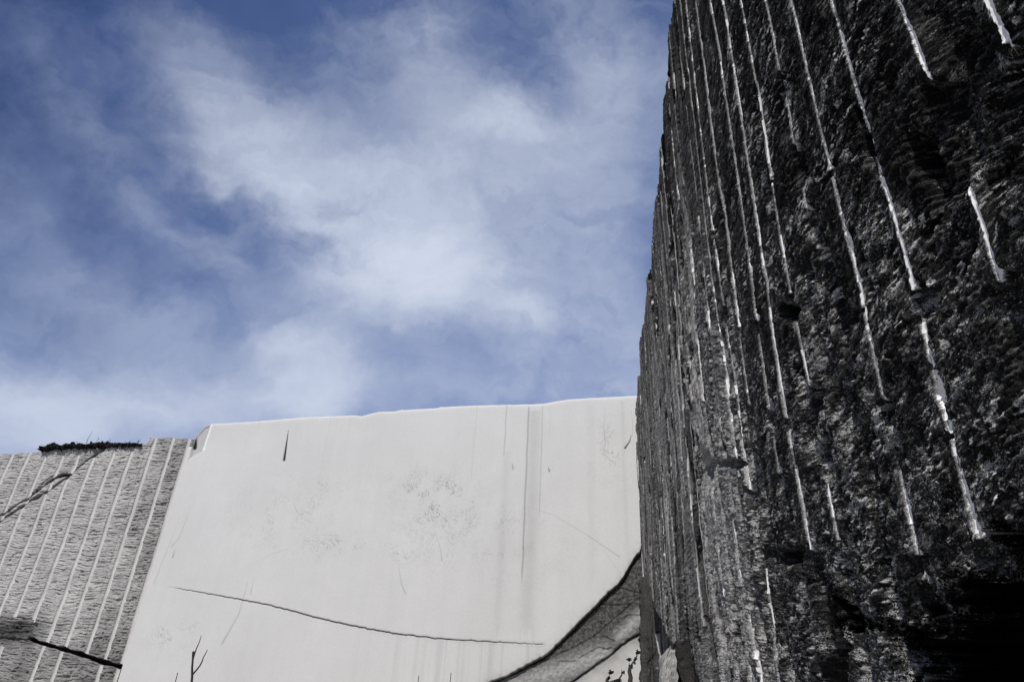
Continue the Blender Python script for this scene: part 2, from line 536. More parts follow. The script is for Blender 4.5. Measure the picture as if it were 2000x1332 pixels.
def build_dark_wall():
    gro = []
    for t, segs, r in RG:
        s0 = groove_s(t)
        pz = []
        for (ya, yb) in segs:
            za = hit_right(1131 + t * (ya + 1676), ya)[1]
            zb = hit_right(1131 + t * (yb + 1676), yb)[1]
            pz.append((min(za, zb), max(za, zb)))
        gro.append((s0, pz, (.0070 if s0 < 1.2 else .0102 if s0 < 1.5 else .0108) if s0 < 2 else min(.0120 + .0078 * (s0 - 2), .038)))
    wide = []
    for (t, y, hy, mul) in [(.2945, 765, 22, 2.2), (.2945, 700, 20, .3), (.2455, 520, 75, .9), (.376, 95, 30, .5), (.480, 60, 60, .8), (.2945, 20, 30, .2), (.153, 560, 60, .5), (.129, 1230, 200, .5), (.1105, 1180, 170, .6), (.1000, 980, 90, 1.0), (.0900, 1130, 90, 1.0), (.1150, 1300, 120, .8), (.1245, 900, 80, .5), (.1185, 800, 150, .4), (.246, 1000, 40, .9), (.2945, 980, 60, .5), (.376, 420, 60, .2), (.136, 560, 60, .4)]:
        a_ = hit_right(1131 + t * (y + 1676), y)
        b_ = hit_right(1131 + t * (y - hy + 1676), y - hy)
        wide.append((groove_s(t), a_[1], abs(b_[1] - a_[1]), mul))
    rs = random.Random(4)
    s = gro[-1][0] + 0.33
    while s < 15.2:
        segs = []
        z = rs.uniform(1.5, 3.5)
        while z < 7.6:
            e = z + rs.uniform(1.5, 5.0)
            segs.append((z, e))
            z = e + rs.uniform(0.05, 0.4)
        gro.append((s, segs, rs.uniform(.024, .040)))
        s += rs.uniform(.27, .42)
    # ---- sampling along the wall
    ss = [-5.0]
    while ss[-1] < 15.6:
        s = ss[-1]
        if s < 0.55:
            ds = 0.10 if s < 0.2 else 0.02
        else:
            ds = min(max(.0020 * s * s, .0024), .016)
        ss.append(s + ds)
    ss = np.array(ss, np.float32)
    nc = len(ss)
    # rim height
    rim_px = [(1420, -420), (1360, -200), (1316, 0), (1303, 62), (1303, 139), (1297, 188), (1287, 336), (1282, 402), (1272, 506), (1261, 598), (1249, 700), (1243, 772)]
    rp = sorted([hit_right(*p) for p in rim_px])
    rim = np.interp(ss, [p[0] for p in rp], [p[1] for p in rp])
    rim = rim + 0.06 * fbm(ss * 1.1, ss * 0, 3, 5) + 0.03 * fbm(ss * 9, ss * 0, 3, 9)
    # rows: denser around eye level and up to the part seen close by
    vv = [0.0]
    while vv[-1] < 1.0:
        z = vv[-1] * 7.5
        dz = .0024 + .0011 * max(0, z - 2.2) if z > 0.9 else .012
        dz = min(dz, .0062)
        vv.append(vv[-1] + dz / 7.5)
    vv = np.array(vv, np.float32)
    vv[-1] = 1.0
    nr = len(vv)
    S, V = np.meshgrid(ss, vv)
    Z = V * rim[None, :] - 0.25 * (1 - V)
    S = S.astype(np.float32)
    Z = Z.astype(np.float32)
    print('dark wall grid', nr, nc, nr * nc)
    q = 1 / np.maximum(S, .3)
    e = (Z - EYE[2]) * q
    # ---- how coarsely the rock broke: smooth split high up and far, rough close and low
    wx = fbm(S * .9, Z * .9, 3, 31)
    rough = sstep(0.30, 0.62, q * 0.95 + wx * .10 + sstep(2.6, 1.2, e) * 0.20 * sstep(.16, .3, q) - sstep(1.0, 2.3, e) * .16)
    lowz = sstep(1.0, 0.5, e + wx * .12)
    rough = np.maximum(rough, lowz * 0.9 * sstep(.15, .20, q))
    h = .025 * fbm(S * .45, Z * .35, 2, 2)
    far = sstep(3.6, 4.6, S)
    h += far * (.030 * facets(S * .75, Z * .12, 150, 1.4)[0])
    hb = h.copy()
    # ---- bedding striations, nearly level, wavy
    far0 = sstep(3.4, 4.8, S)
    kk = (.30 * sstep(1.5, .7, e) - .60 * sstep(1.1, 1.9, e) * sstep(.60, .38, q)) * (1 - far0)
    zz = Z + .045 * fbm(S * 1.6, Z * 1.2, 3, 12) + kk * (S - 2.4)
    stri = ridge(S * 2.2, zz * 17, 3, 40)
    stri2 = ridge(S * 7, zz * 52, 2, 44)
    h += (.0055 * stri + .0026 * stri2) * (1 - .35 * rough)
    # shallow tall flakes of the splitting between the holes
    fl, fe, fc = facets(S * 4.0 + .4 * fbm(S * 3, Z * 1.2, 2, 8), Z * .55, 60, .9)
    h += (.007 + .012 * far) * fl * (1 - .4 * rough)
    # ---- broken facets, three sizes, tilted
    a = S * .95 - Z * .08
    b = Z * .95 + kk * (S - 2.4)
    wa = .35 * fbm(S * 5, Z * 5, 2, 70)
    f1, e1, c1 = facets(a * 4.2 + wa, b * 3.2 + wa, 81, 1.1)
    f2, e2, c2 = facets(a * 17 + wa * 2, b * 21 - wa * 2, 91, 1.2)
    f3, e3, c3 = facets(a * 38, b * 100 + wa * 4, 101, 1.4)
    h += rough * (.009 * f1 + .0075 * f2 + .0036 * f3) + (1 - rough) * (.0025 * f2 + .0016 * f3)
    h += .0035 * fbm(S * 70, Z * 70, 3, 111) * (.35 + rough)
    # thin upstanding splinters that catch the light
    spl = np.clip(ridge(a * 9 + 2 * wa, b * 26 + 2 * wa, 2, 120) - 1.05, 0, 1)
    h += .014 * spl * rough
    # deep chips bitten out
    bite = sstep(.25, .65, fbm(S * 1.5, Z * 1.1, 4, 140))
    h -= .030 * bite * (.10 + rough)
    # sawtooth plan of the far part: plates stepping back one after another
    # a dark open joint with the far part
    sj = groove_s(.0845)
    dj = np.abs(S - sj - .10 * (Z - 4) * .1 + .05 * fbm(Z * .7, Z * 0, 2, 3))
    h -= .14 * np.exp(-(dj / .22) ** 2) * sstep(8, 6, Z)
    # ---- hollows near the foot, outlined on the wall
    def wallpoly(pts):
        r = []
        for p in pts:
            s_, z_ = hit_right(*p)
            r.append((1 / s_, (z_ - EYE[2]) / s_))
        return r
    wob = .02 * fbm(q * 14, e * 14, 4, 160)
    cave = wallpoly([(2100, 860), (2010, 960), (1990, 1000), (1965, 1045), (1928, 1105), (1890, 1155), (1850, 1190), (1815, 1215), (1770, 1220),
                     (1700, 1200), (1655, 1172), (1620, 1155), (1632, 1180), (1665, 1207), (1750, 1228), (1775, 1330), (1790, 1700), (2300, 1900), (2400, 1000)])
    dc = poly_sd(q, e, cave) + wob * 1.5
    hole = wallpoly([(1645, 1240), (1660, 1262), (1658, 1332), (1655, 1500), (1590, 1500), (1598, 1332), (1608, 1282)])
    dh = poly_sd(q, e, hole) + wob * .25
    foot = wallpoly([(1251, 1075), (1262, 1130), (1280, 1185), (1300, 1232), (1330, 1270), (1350, 1298), (1362, 1340), (1400, 1600), (1200, 1900), (1200, 1100)])
    df = poly_sd(q, e, foot) + wob * .15
    pits = []
    for (px, py, rx, ry) in [(1535, 1085, 26, 14), (1385, 918, 12, 26), (1425, 905, 20, 8), (1307, 1180, 7, 22), (1545, 610, 20, 14), (1735, 805, 8, 20), (1690, 270, 8, 60), (1800, 330, 14, 70)]:
        c = wallpoly([(px, py), (px + rx, py), (px, py - ry)])
        dx = (q - c[0][0]) / (c[1][0] - c[0][0])
        dy = (e - c[0][1]) / (c[2][1] - c[0][1])
        wq = .55 * fbm(q * 60 + px, e * 14, 4, 165)
        pits.append(np.exp(-np.abs((dx + wq) ** 2 + (dy - wq) ** 2) ** 1.2) * (.35 + .65 * (rough > .3)))
    pit = sum(pits)
    h -= .10 * pit
    dc = dc + .012 * f2 + .006 * f3
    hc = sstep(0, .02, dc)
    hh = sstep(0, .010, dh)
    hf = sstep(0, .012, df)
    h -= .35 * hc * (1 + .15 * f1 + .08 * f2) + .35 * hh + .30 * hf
    # ---- tone: base and hollows hold painted shade, facets and splinters painted glints; plus grain
    crest = np.clip(1 - e2 * 5, 0, 1) * np.clip((f2 + .25) * 2, 0, 1)
    fresh = sstep(.15, .75, fbm(S * 2.4, Z * 2.4, 4, 170) + .25 * c2 + .15 * crest)
    tone = .011 + .006 * fbm(S * 3, Z * 3, 3, 175)
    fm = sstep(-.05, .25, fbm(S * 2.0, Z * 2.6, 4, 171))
    tone += rough * .72 * (c3 < .22) * (e3 > .10) * np.clip(fm + .12, 0, 1) * sstep(-.30, .15, fbm(S * 9, Z * 14, 2, 172))  # sun glints painted as pale colour on up-tilted facets
    tone += .25 * spl * rough
    tone += (1 - rough) * .10 * np.clip(stri - .7, 0, 1)
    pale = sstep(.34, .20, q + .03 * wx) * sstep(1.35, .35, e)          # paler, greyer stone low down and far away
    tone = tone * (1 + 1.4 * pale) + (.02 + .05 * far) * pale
    pil = wallpoly([(1662, 1200), (1750, 1212), (1752, 1600), (1660, 1600)])
    dp = sstep(-.01, .03, poly_sd(q, e, pil))
    tone = tone + .05 * dp
    tone *= 1 - .95 * np.clip(hc + hh, 0, 1) - 0 * pit  # shade inside the cave and hole put into the tone
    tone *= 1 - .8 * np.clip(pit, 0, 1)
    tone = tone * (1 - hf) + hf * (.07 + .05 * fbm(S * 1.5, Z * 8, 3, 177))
    tone *= 1 - .9 * np.exp(-(dj / .30) ** 2)
    tone = tone + .010 * lowz * np.clip(1 + 1.2 * fbm(S * 5, Z * 7, 3, 176), 0, 3)
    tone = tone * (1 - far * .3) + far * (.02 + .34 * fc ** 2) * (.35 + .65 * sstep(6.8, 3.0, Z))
    tone *= 1 - far * .9 * (fe < .13)
    h -= far * .03 * (fe < .13)
    tone *= 1 - .9 * np.exp(-(dj / .26) ** 2)
    tone *= 1 - .97 * sstep(-.012, .004, dc)  # cave shade painted right up to its edge
    tone = np.clip(tone, .003, .6)
    fleckv = .10 + .90 * rough + .55 * pale + .10 * far + .60 * lowz * sstep(.12, .2, q)
    fleckv = np.maximum(fleckv, dp * 1.2)
    fleckv = fleckv * (1 - .7 * sstep(.45, .9, -wx + .3 * rough * 0))
    fleckv *= (1 - np.clip(hc * 2.2, 0, 1)) * (1 - hh) * (1 - .8 * hf) * (1 - .9 * np.clip(pit, 0, 1)) * (1 - .8 * np.exp(-(dj / .16) ** 2))
    fleckv = fleckv.astype(np.float32)
    # ---- drill holes: half cylinders that survive where the rock did not break behind them
    gid = np.full(S.shape, -1, np.int16)
    keep = np.zeros(S.shape, np.float32)
    for gi, (s0, pz, r) in enumerate(gro):
        wob2 = .006 * fbm(Z * .9 + gi * 7, Z * 0, 2, 180)
        c0 = int(np.searchsorted(ss, s0 - .12))
        c1 = int(np.searchsorted(ss, s0 + .12)) + 1
        du = (S - s0 - wob2)[:, c0:c1]
        z_ = Z[:, c0:c1]
        vis = np.zeros(z_.shape, np.float32)
        nz = .05 * fbm(z_ * 9, du * 20, 3, 190 + gi)
        du = du + (.003 * fbm(z_ * 22, du * 8, 3, 195 + gi) if s0 < 2.2 else 0)
        for (a_, b_) in pz:
            vis = np.maximum(vis, sstep(-.01, .025, z_ + nz - a_) * sstep(-.01, .025, b_ - z_ - nz))
        dead = np.maximum(np.maximum(hc, hh), np.maximum(hf, np.clip(pit * 1.5, 0, 1)))[:, c0:c1]
        vis *= (dead < .3)
        rr = r * (1 + .30 * fbm(z_ * 5, z_ * 0 + gi, 3, 200 + gi))
        for (sw, zw, hw, mul) in wide:
            if abs(sw - s0) < .03:
                rr = rr * (1 + mul * np.exp(-((z_ - zw) / hw) ** 2))
        cyl = hb[:, c0:c1] + .006 - np.sqrt(np.clip(rr * rr - du * du, 0, None)) * .85
        # the wall stands proud of the hole next to it, so the hole always cuts in
        side = np.exp(-(du / .055) ** 2)
        base = h[:, c0:c1]
        b2 = base * (1 - side * vis) + side * vis * (.006 + hb[:, c0:c1] + .15 * (base - hb[:, c0:c1]))
        # broken away lengths: the rock is gone behind the hole's line
        b2 = b2 - .03 * side * (1 - vis) * (rough[:, c0:c1] + .3)
        inside = (np.abs(du) < rr * .97) & (vis > .5)
        lip = (base * 0 + cyl)
        nh = np.where(inside, np.minimum(lip, b2), b2)
        isg = inside & (lip < b2 + .002)
        h[:, c0:c1] = nh
        gg = gid[:, c0:c1]
        gg[isg] = gi
        tt = tone[:, c0:c1]
        gt = .64 + .09 * fbm(z_ * 2, du * 10, 3, 210 + gi) + .08 * fbm(z_ * 30, du * 60, 2, 230 + gi)
        gt = gt * (1 - .35 * sstep(4.2, 5.4, s0))
        tt[isg] = gt[isg]
    P = EYE[None, None, :] * np.array([1, 1, 0]) + S[..., None] * W + (h - LAT)[..., None] * N
    P[..., 2] = Z + .25 * 0
    P = P.reshape(-1, 3).astype(np.float32)
    tone = tone.reshape(-1)
    quads = grid_quads(nr, nc)
    g = gid.reshape(-1)[quads]
    fg = np.where((g >= 0).sum(1) >= 3, g.max(1), -1)
    fg, npc = split_grooves(fg, nc)
    root = bpy.data.objects.new('quarry_wall', None)
    COL.objects.link(root)
    tag(root, 'towering dark rough-split rock wall with pale drill grooves, filling the right side', 'rock wall', 'quarry walls')
    root.location = Vector((EYE + W * 7 - N * LAT) * np.array([1, 1, 0]) * K)
    off = np.array(root.location) / K
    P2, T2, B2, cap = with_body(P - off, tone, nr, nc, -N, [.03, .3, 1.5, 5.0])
    rockq = quads[fg < 0][:, ::-1]
    allq = np.concatenate([rockq, B2[:, ::-1]])
    fk = np.concatenate([fleckv.reshape(-1), np.full(len(P2) - fleckv.size, .3, np.float32)])
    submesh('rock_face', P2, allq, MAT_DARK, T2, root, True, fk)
    submesh('back', P2, cap, MAT_DARK, T2, root, False)
    for gi in range(npc):
        qd = quads[fg == gi]
        if True:
            submesh('drill_groove', P2, qd[:, ::-1], MAT_GROOVE_R, T2, root, True)
    return root

# =================================================================== SAWN BLOCK (centre) and SPLIT WALL (left)
BZ = math.radians(14.0)
WC = np.array([-math.cos(BZ), math.sin(BZ), 0.0])
NC_ = np.array([-math.sin(BZ), -math.cos(BZ), 0.0])
_r = ray(1250, 1000)
J = EYE + _r * (-LAT / (_r @ N))

def hit_plane(x, y, back=0.0):
    r = ray(x, y)
    o = J - NC_ * back
    t = ((o - EYE) @ NC_) / (r @ NC_)
    p = EYE + r * t
    return float((p - J) @ WC), float(p[2])

def build_sawn_block():
    hp = lambda pts: [hit_plane(*p) for p in pts]
    uL = hit_plane(300, 1090)[0]
    top = hp([(375, 872), (377, 866), (383, 850), (398, 833), (412, 827), (440, 826), (500, 822), (600, 814), (690, 811), (706, 812.5), (722, 808), (740, 804), (770, 803), (778, 801),
              (800, 799.5), (855, 796), (860, 794), (930, 791), (1060, 788), (1075, 785), (1110, 779), (1160, 776), (1245, 772)])
    top = sorted(top)
    us = np.arange(-.8, uL, .011, dtype=np.float32)
    us = np.append(us, uL)
    nc = len(us)
    H = np.interp(us, [p[0] for p in top], [p[1] for p in top]) + .006 * fbm(us * 5, us * 0, 3, 3)
    vs = np.linspace(0, 1, 620)
    nr = len(vs)
    Uu, V = np.meshgrid(us, vs)
    Uu = Uu.astype(np.float32)
    Z = (V * H[None] - .2 * (1 - V)).astype(np.float32)
    x, z = Uu, Z
    h = .012 * fbm(x * .35, z * .3, 2, 1)
    tone = .432 + .016 * fbm(x * .5, z * .5, 3, 5) - .03 * np.clip(fbm(x * 30, z * 30, 2, 7) - .55, 0, 1) * 2 - .012 * sstep(4, 1.5, z) + .006 * fbm(x * 5, z * .25, 4, 6)
    # top edge rounded back, with a slightly paler band
    dt = H[None] - Z
    h -= .02 * np.exp(-dt / .02)
    tone += .015 * sstep(.16, .05, dt + .03 * fbm(x * 2, z * 0, 2, 61))
    # left arris slightly eased
    h -= .05 * np.exp(-(uL - x) / .02)
    # rain streaks: plumb bands running down from the rim
    def streak(px, y0, y1, w, d, soft=.3):
        u0, za = hit_plane(px, y0)
        zb = hit_plane(px, y1)[1]
        m = np.exp(-((x - u0 + .01 * fbm(z * 1.5, z * 0, 2, int(px))) / w) ** 2)
        return d * m * sstep(0, soft, z - zb + .3 * fbm(x * 30, z * 2, 2, 9)) * sstep(0, .05, za - z)
    dk = 0
    for (px, y0, y1, w, d) in [(932, 790, 940, .012, .05), (990, 788, 905, .014, .13), (990, 880, 1250, .09, .035), (1033, 792, 1150, .020, .15), (1044, 800, 1250, .15, .06),
                               (1060, 790, 1020, .012, .10), (1075, 790, 860, .008, .05), (1180, 790, 900, .008, .06), (647, 812, 960, .010, .04), (661, 812, 900, .007, .04),
                               (686, 813, 860, .008, .05), (730, 815, 840, .006, .05), (508, 822, 850, .008, .06), (1155, 790, 1150, .09, .02), (1215, 780, 1100, .05, .03)]:
        dk = dk + streak(px, y0, y1, w, d)
    # faint lines running down below the long crack
    crk = hp([(318, 1144), (390, 1156), (450, 1167), (520, 1180), (580, 1195), (610, 1204), (680, 1220), (770, 1237), (870, 1248), (1000, 1255), (1062, 1258)])
    dcr, fr = seg_dist(x, z + .012 * fbm(x * 6, z * 0, 3, 21) + .004 * fbm(x * 30, z * 0, 2, 22), crk)
    zc = np.interp(x, [p[0] for p in crk[::-1]], [p[1] for p in crk[::-1]])
    below = (zc - z)
    ln = np.clip(perlin(x * 5.5, z * .12, 23) - .18, 0, 1) + .6 * np.clip(perlin(x * 14, z * .2, 24) - .25, 0, 1)
    dk = dk + .13 * ln * sstep(0, .05, below) * sstep(.2, 2.5, x) * sstep(6.5, 4.5, x)
    # the long crack
    wdt = .010 * (.35 + .9 * np.sin(np.clip(fr, 0, 1) * math.pi) ** .7)
    cm = np.exp(-(dcr / wdt) ** 2) * sstep(0, .08, fr)
    h -= .02 * cm
    dk = dk + .62 * cm + .06 * np.exp(-(dcr / .05) ** 2) * fr
    # scuffs and scratches
    def scuffs(px, py, rx, ry, seed, amt, fx=9, fy=6, shear=.6):
        u0, z0 = hit_plane(px, py)
        u1 = hit_plane(px - rx, py)[0]
        z1 = hit_plane(px, py - ry)[1]
        g = np.exp(-((x - u0) / (u1 - u0)) ** 2 - ((z - z0) / (z1 - z0)) ** 2)
        n_ = np.clip(ridge((x + shear * z) * fx, (z - shear * x) * fy, 3, seed) - 1.02, 0, 1) * 2.2
        n_ *= sstep(-.1, .35, fbm(x * 2.2, z * 2.2, 3, seed + 5))
        return .42 * amt * g * n_
    dk = dk + scuffs(800, 945, 50, 28, 301, .5, 8, 16) + scuffs(860, 980, 60, 50, 311, .8, 14, 7, -.4) + scuffs(650, 1065, 70, 22, 321, .45, 5, 12) \
        + scuffs(560, 1000, 110, 60, 331, .25) + scuffs(790, 1060, 26, 40, 341, .6, 16, 5) + scuffs(615, 960, 40, 30, 351, .35) + scuffs(1195, 880, 40, 60, 361, .35) \
        + scuffs(910, 1040, 90, 60, 371, .3) + scuffs(340, 1240, 40, 28, 381, .5, 14, 5, -.6) + scuffs(1010, 1060, 160, 120, 391, .16, 18, 12)
    def scratch(pts, w, d, hd=0.0, taper=True):
        nonlocal dk, h
        dd, ff = seg_dist(x, z, hp(pts))
        ww = w * (0.15 + .85 * ff if taper else 1 + 0 * ff)
        m = np.exp(-(dd / ww) ** 2)
        dk = dk + d * m
        h = h - hd * m
    scratch([(563, 841), (559, 868), (554.5, 898)], .030, .60, .03)
    scratch([(1233, 850), (1230, 862), (1221, 875)], .020, .45, .01)
    scratch([(1232, 790), (1236, 830), (1235, 852)], .010, .10)
    scratch([(375, 985), (350, 1050), (334, 1068)], .014, .12)
    scratch([(352, 1010), (312, 1110), (300, 1140)], .012, .12)
    scratch([(343, 1070), (337, 1088)], .014, .25)
    scratch([(484, 1135), (466, 1200), (434, 1256)], .022, .14)
    scratch([(497, 1122), (489, 1160)], .012, .14)
    scratch([(778, 1105), (784, 1140), (792, 1160)], .014, .15)
    scratch([(1030, 990), (1080, 1005), (1140, 1040), (1210, 1087)], .012, .13)
    scratch([(480, 1110), (520, 1085), (560, 1072)], .010, .08)
    scratch([(850, 1040), (860, 1070), (863, 1095)], .012, .14)
    scratch([(571, 975), (580, 1000)], .012, .12)
    scratch([(1071, 912), (1073, 920)], .02, .3)
    scratch([(1000, 905), (1002, 915)], .03, .16)
    scratch([(1150, 1000), (1170, 1060), (1205, 1110)], .010, .05)
    # chipped corner top left, with the remains of a drill hole
    ch = poly_sd(x, z, hp([(366, 900), (375, 868), (383, 848), (398, 831), (414, 826), (395, 884)]))
    tone -= .10 * sstep(0, .04, ch)
    h -= .05 * sstep(0, .10, ch)
    gd, gf = seg_dist(x, z, hp([(413, 827), (395, 884)]))
    gm = (gd < .035).astype(np.float32) * sstep(1.0, .8, gf)
    scratch([(380, 851), (378, 874)], .045, .50, .05, False)
    # ---- broken corner at bottom right
    edge_px = [(1256, 1062), (1250, 1078), (1244, 1082), (1237, 1092), (1222, 1118), (1205, 1142), (1188, 1156), (1170, 1175), (1150, 1195), (1130, 1214), (1108, 1238), (1085, 1260), (1070, 1275),
               (1050, 1287), (1025, 1300), (990, 1318), (960, 1330), (920, 1350)]
    sec_px = [(1262, 1232), (1250, 1238), (1225, 1250), (1190, 1280), (1150, 1308), (1110, 1335), (1080, 1352)]
    br = poly_sd(x, z, hp(edge_px + [(920, 1500), (1300, 1500), (1300, 1062)])) + .012 * fbm(x * 6, z * 6, 4, 401)
    lowb = poly_sd(x, z, hp(sec_px + [(1060, 1500), (1300, 1500), (1300, 1232)])) + .012 * fbm(x * 5, z * 5, 3, 402)
    brm = sstep(0, .02, br)
    lwm = sstep(0, .03, lowb)
    fa, fe, fc = facets(x * 2.2 + z, z * 3 - x, 411, .8)
    h -= brm * (1 - lwm) * (.10 + .018 * fa + .010 * fbm(x * 14, z * 14, 4, 412)) + lwm * .10
    # smear of paler stone inside the broken strip
    pl1, _ = seg_dist(x, z, hp([(985, 1345), (1080, 1312), (1180, 1275)]))
    pl2, _ = seg_dist(x, z, hp([(1210, 1240), (1262, 1190)]))
    pl3, _ = seg_dist(x, z, hp([(1225, 1225), (1260, 1205)]))
    pale = np.clip(np.exp(-(pl1 / .22) ** 2) + np.exp(-(pl2 / .13) ** 2), 0, 1)
    rt = .050 + .038 * fbm(x * 14, z * 14, 4, 420) + .05 * fbm(x * 40, z * 40, 2, 424)
    rt = rt * (1 - pale) + pale * (.23 + .06 * fbm(x * 12, z * 12, 3, 421))
    tb = tone - .04 + .05 * fbm(x * 2, z * 2, 3, 422) - .4 * np.exp(-np.clip(lowb, 0, 9) / .10) * .6
    tone = tone - dk
    tone = tone * (1 - brm) + brm * (rt * (1 - lwm) + lwm * tb)
    # dark open seams along both breaks
    gap = np.exp(-((br - .016) / (.013 + .010 * fbm(x * 3, z * 3, 3, 430))) ** 2)
    tone = tone * (1 - .93 * gap)
    h -= .06 * gap
    gp2 = np.exp(-(lowb / (.022 + .01 * perlin(x * 5, z * 5, 442))) ** 2)
    tone = tone * (1 - .8 * gp2)
    h -= .05 * gp2
    tone -= .22 * np.exp(-np.clip(-br, 0, 9) / .07) * (br < 0) * (.5 + .5 * perlin(x * 9, z * 9, 433))
    for pts in ([(1213, 1146), (1230, 1152), (1251, 1157)], [(1172, 1176), (1185, 1180), (1230, 1178)], [(1085, 1278), (1120, 1262), (1160, 1240), (1200, 1205), (1248, 1165)],
                [(1176, 1240), (1200, 1250)]):
        dd, ff = seg_dist(x, z + .01 * fbm(x * 12, z * 3, 2, 440), hp(pts))
        m_ = np.exp(-(dd / (.014 + .008 * perlin(x * 7, z * 7, 441))) ** 2)
        tone = tone * (1 - .8 * m_)
        h -= .012 * m_
    tone = np.clip(tone, .008, .8)
    tone = np.where(gm > .5, .56, tone)
    h = h - .02 * gm
    P = J[None, None] * np.array([1, 1, 0]) + Uu[..., None] * WC + h[..., None] * NC_
    P[..., 2] = Z
    P = P.reshape(-1, 3)
    root = bpy.data.objects.new('quarry_wall', None)
    COL.objects.link(root)
    tag(root, 'smooth pale sawn marble wall with a long thin crack, in the middle', 'rock wall', 'quarry walls')
    org = (J + WC * 4) * np.array([1, 1, 0])
    root.location = Vector(org * K)
    P2, T2, B2, cap = with_body(P - org, tone.reshape(-1), nr, nc, -NC_, [.02, .10, .5, 1.6, 6.0])
    quads = grid_quads(nr, nc)
    # the broken strip is a part of its own
    fm = brm.reshape(-1)[quads].mean(1) > .5
    submesh('sawn_face', P2, np.concatenate([quads[~fm][:, ::-1], B2[:, ::-1]])[:, ::-1], MAT_SAWN, T2, root)
    submesh('broken_corner', P2, quads[fm], MAT_LEFT, T2, root)
    submesh('back', P2, cap[:, ::-1], MAT_SAWN, T2, root, False)
    return root

def build_left_wall():
    BK = 1.1
    hit = lambda x, y: hit_plane(x, y, BK)
    hp = lambda pts: [hit(*p) for p in pts]
    rim = sorted(hp([(-260, 905), (-100, 893), (0, 886), (30, 884), (80, 880), (100, 877), (190, 874), (240, 871), (275, 869), (282, 867), (292, 865), (295, 856), (300, 855), (335, 855.5), (366, 857), (500, 858)]))
    u0 = hit(430, 1000)[0]
    u1 = hit(-330, 1000)[0]
    us = np.arange(u0, u1, .0095, dtype=np.float32)
    nc = len(us)
    H = np.interp(us, [p[0] for p in rim], [p[1] for p in rim]) + .02 * fbm(us * 4, us * 0, 4, 3)
    nr = 760
    vs = np.linspace(0, 1, nr)
    x, V = np.meshgrid(us, vs)
    x = x.astype(np.float32)
    z = (V * H[None] - .2 * (1 - V)).astype(np.float32)
    top_px = 874.0
    gx = [28, 60, 94, 128, 158, 192, 228, 262, 301, 336, 366]
    gx += [400] + [28 - 34 * k for k in range(1, 9)]
    gu = [(gi, hit(px, 872)[0]) for gi, px in enumerate(sorted(gx))]
    # height field
    dip = .10 * x * 0 + .30 * np.sin(x * .55 + .8) * .25
    zz = z + dip + .05 * fbm(x * 1.1, z * 1.1, 3, 12)
    lowr = sstep(3.6, 2.0, z + .25 * x * 0 + .6 * fbm(x * .5, z * .5, 2, 14))
    st = ridge(x * 1.5, zz * 14, 3, 20)
    st2 = ridge(x * 3.2, zz * 33, 2, 24)
    f1, e1, c1 = facets(x * 3.0, zz * 9, 31, .9)
    f2, e2, c2 = facets(x * 8, zz * 16, 41, 1.0)
    h = .05 * fbm(x * .4, z * .35, 3, 2) + .018 * st + .010 * st2 + .012 * f1 + .005 * f2 + .004 * fbm(x * 22, z * 26, 3, 51)
    # pitted, coarse stone close to the corner with the sawn block and low down
    ucor = hit(330, 1000)[0]
    coarse = np.clip(sstep(1.6, .2, x - ucor + .5 * fbm(x, z, 2, 55)) + .6 * lowr, 0, 1)
    f3, e3, c3 = facets(x * 9, z * 10, 61, 1.2)
    h += coarse * (.020 * f3 + .010 * fbm(x * 11, z * 13, 3, 65))
    tone = .270 + .05 * fbm(x * 1.5, z * 2.5, 4, 70) + .05 * fbm(x * 9, zz * 24, 3, 71) - .07 * lowr - .08 * coarse + .05 * np.clip(st - .6, 0, 1) - .10 * sstep(.25, -.35, st + .4 * st2)
    pitm = sstep(.52, .75, fbm(x * 3.2, z * 5.2, 4, 80))
    h -= .03 * pitm
    # diagonal fractures
    def crack(pts, w, depth, dark, wv=.02, seed=0, taper=False):
        nonlocal h, tone
        dd, ff = seg_dist(x + wv * fbm(x * 4, z * 4, 3, 90 + seed), z + wv * fbm(x * 5, z * 5, 3, 95 + seed), hp(pts))
        ww = w * (1 + .5 * fbm(x * 2.5, z * 2.5, 2, 99 + seed))
        if taper:
            ww = ww * (1.15 - ff)
        m = sstep(1.25, .55, dd / np.maximum(ww, .004))
        h = h - depth * m
        tone = tone * (1 - dark * m)
        return m
    main = [(-150, 1085), (-60, 1040), (0, 1018), (40, 990), (92, 960), (136, 929), (152, 912), (176, 893), (204, 876)]
    uppr = [(-150, 1075), (-60, 1030), (0, 1005), (60, 968), (108, 930), (140, 926)]
    step = poly_sd(x, z, hp(main + [(204, 700), (-150, 700)]))
    h -= .05 * sstep(0, .04, step)
    cr = crack(main, .055, .20, .93)
    cr = np.maximum(cr, crack(uppr, .040, .14, .88, seed=3))
    crack([(60, 968), (80, 945), (105, 926)], .018, .05, .6, seed=5)
    brk = poly_sd(x, z, hp([(108, 932), (140, 892), (160, 874), (204, 874), (182, 888), (152, 914)]))
    bm = sstep(-.03, .04, brk)
    h -= .05 * bm * facets(x * 5, z * 5, 120, 1.3)[0] + .03 * bm
    tone -= .06 * bm
    cr = np.maximum(cr, 0)
    low = [(52, 1246), (90, 1259), (150, 1275), (190, 1290), (232, 1301), (260, 1306)]
    cr = np.maximum(cr, crack(low, .05, .22, .93, .01, 7))
    under = poly_sd(x, z, hp([(-300, 1215), (52, 1246), (90, 1259), (150, 1275), (190, 1290), (260, 1306), (260, 1600), (-300, 1600)]))
    h -= .06 * sstep(0, .03, under)
    # dark hollow at the far left
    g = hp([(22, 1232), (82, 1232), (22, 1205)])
    hol = np.exp(-(((x - g[0][0]) / (g[1][0] - g[0][0])) ** 2 + ((z - g[0][1]) / (g[2][1] - g[0][1])) ** 2) ** 1.2)
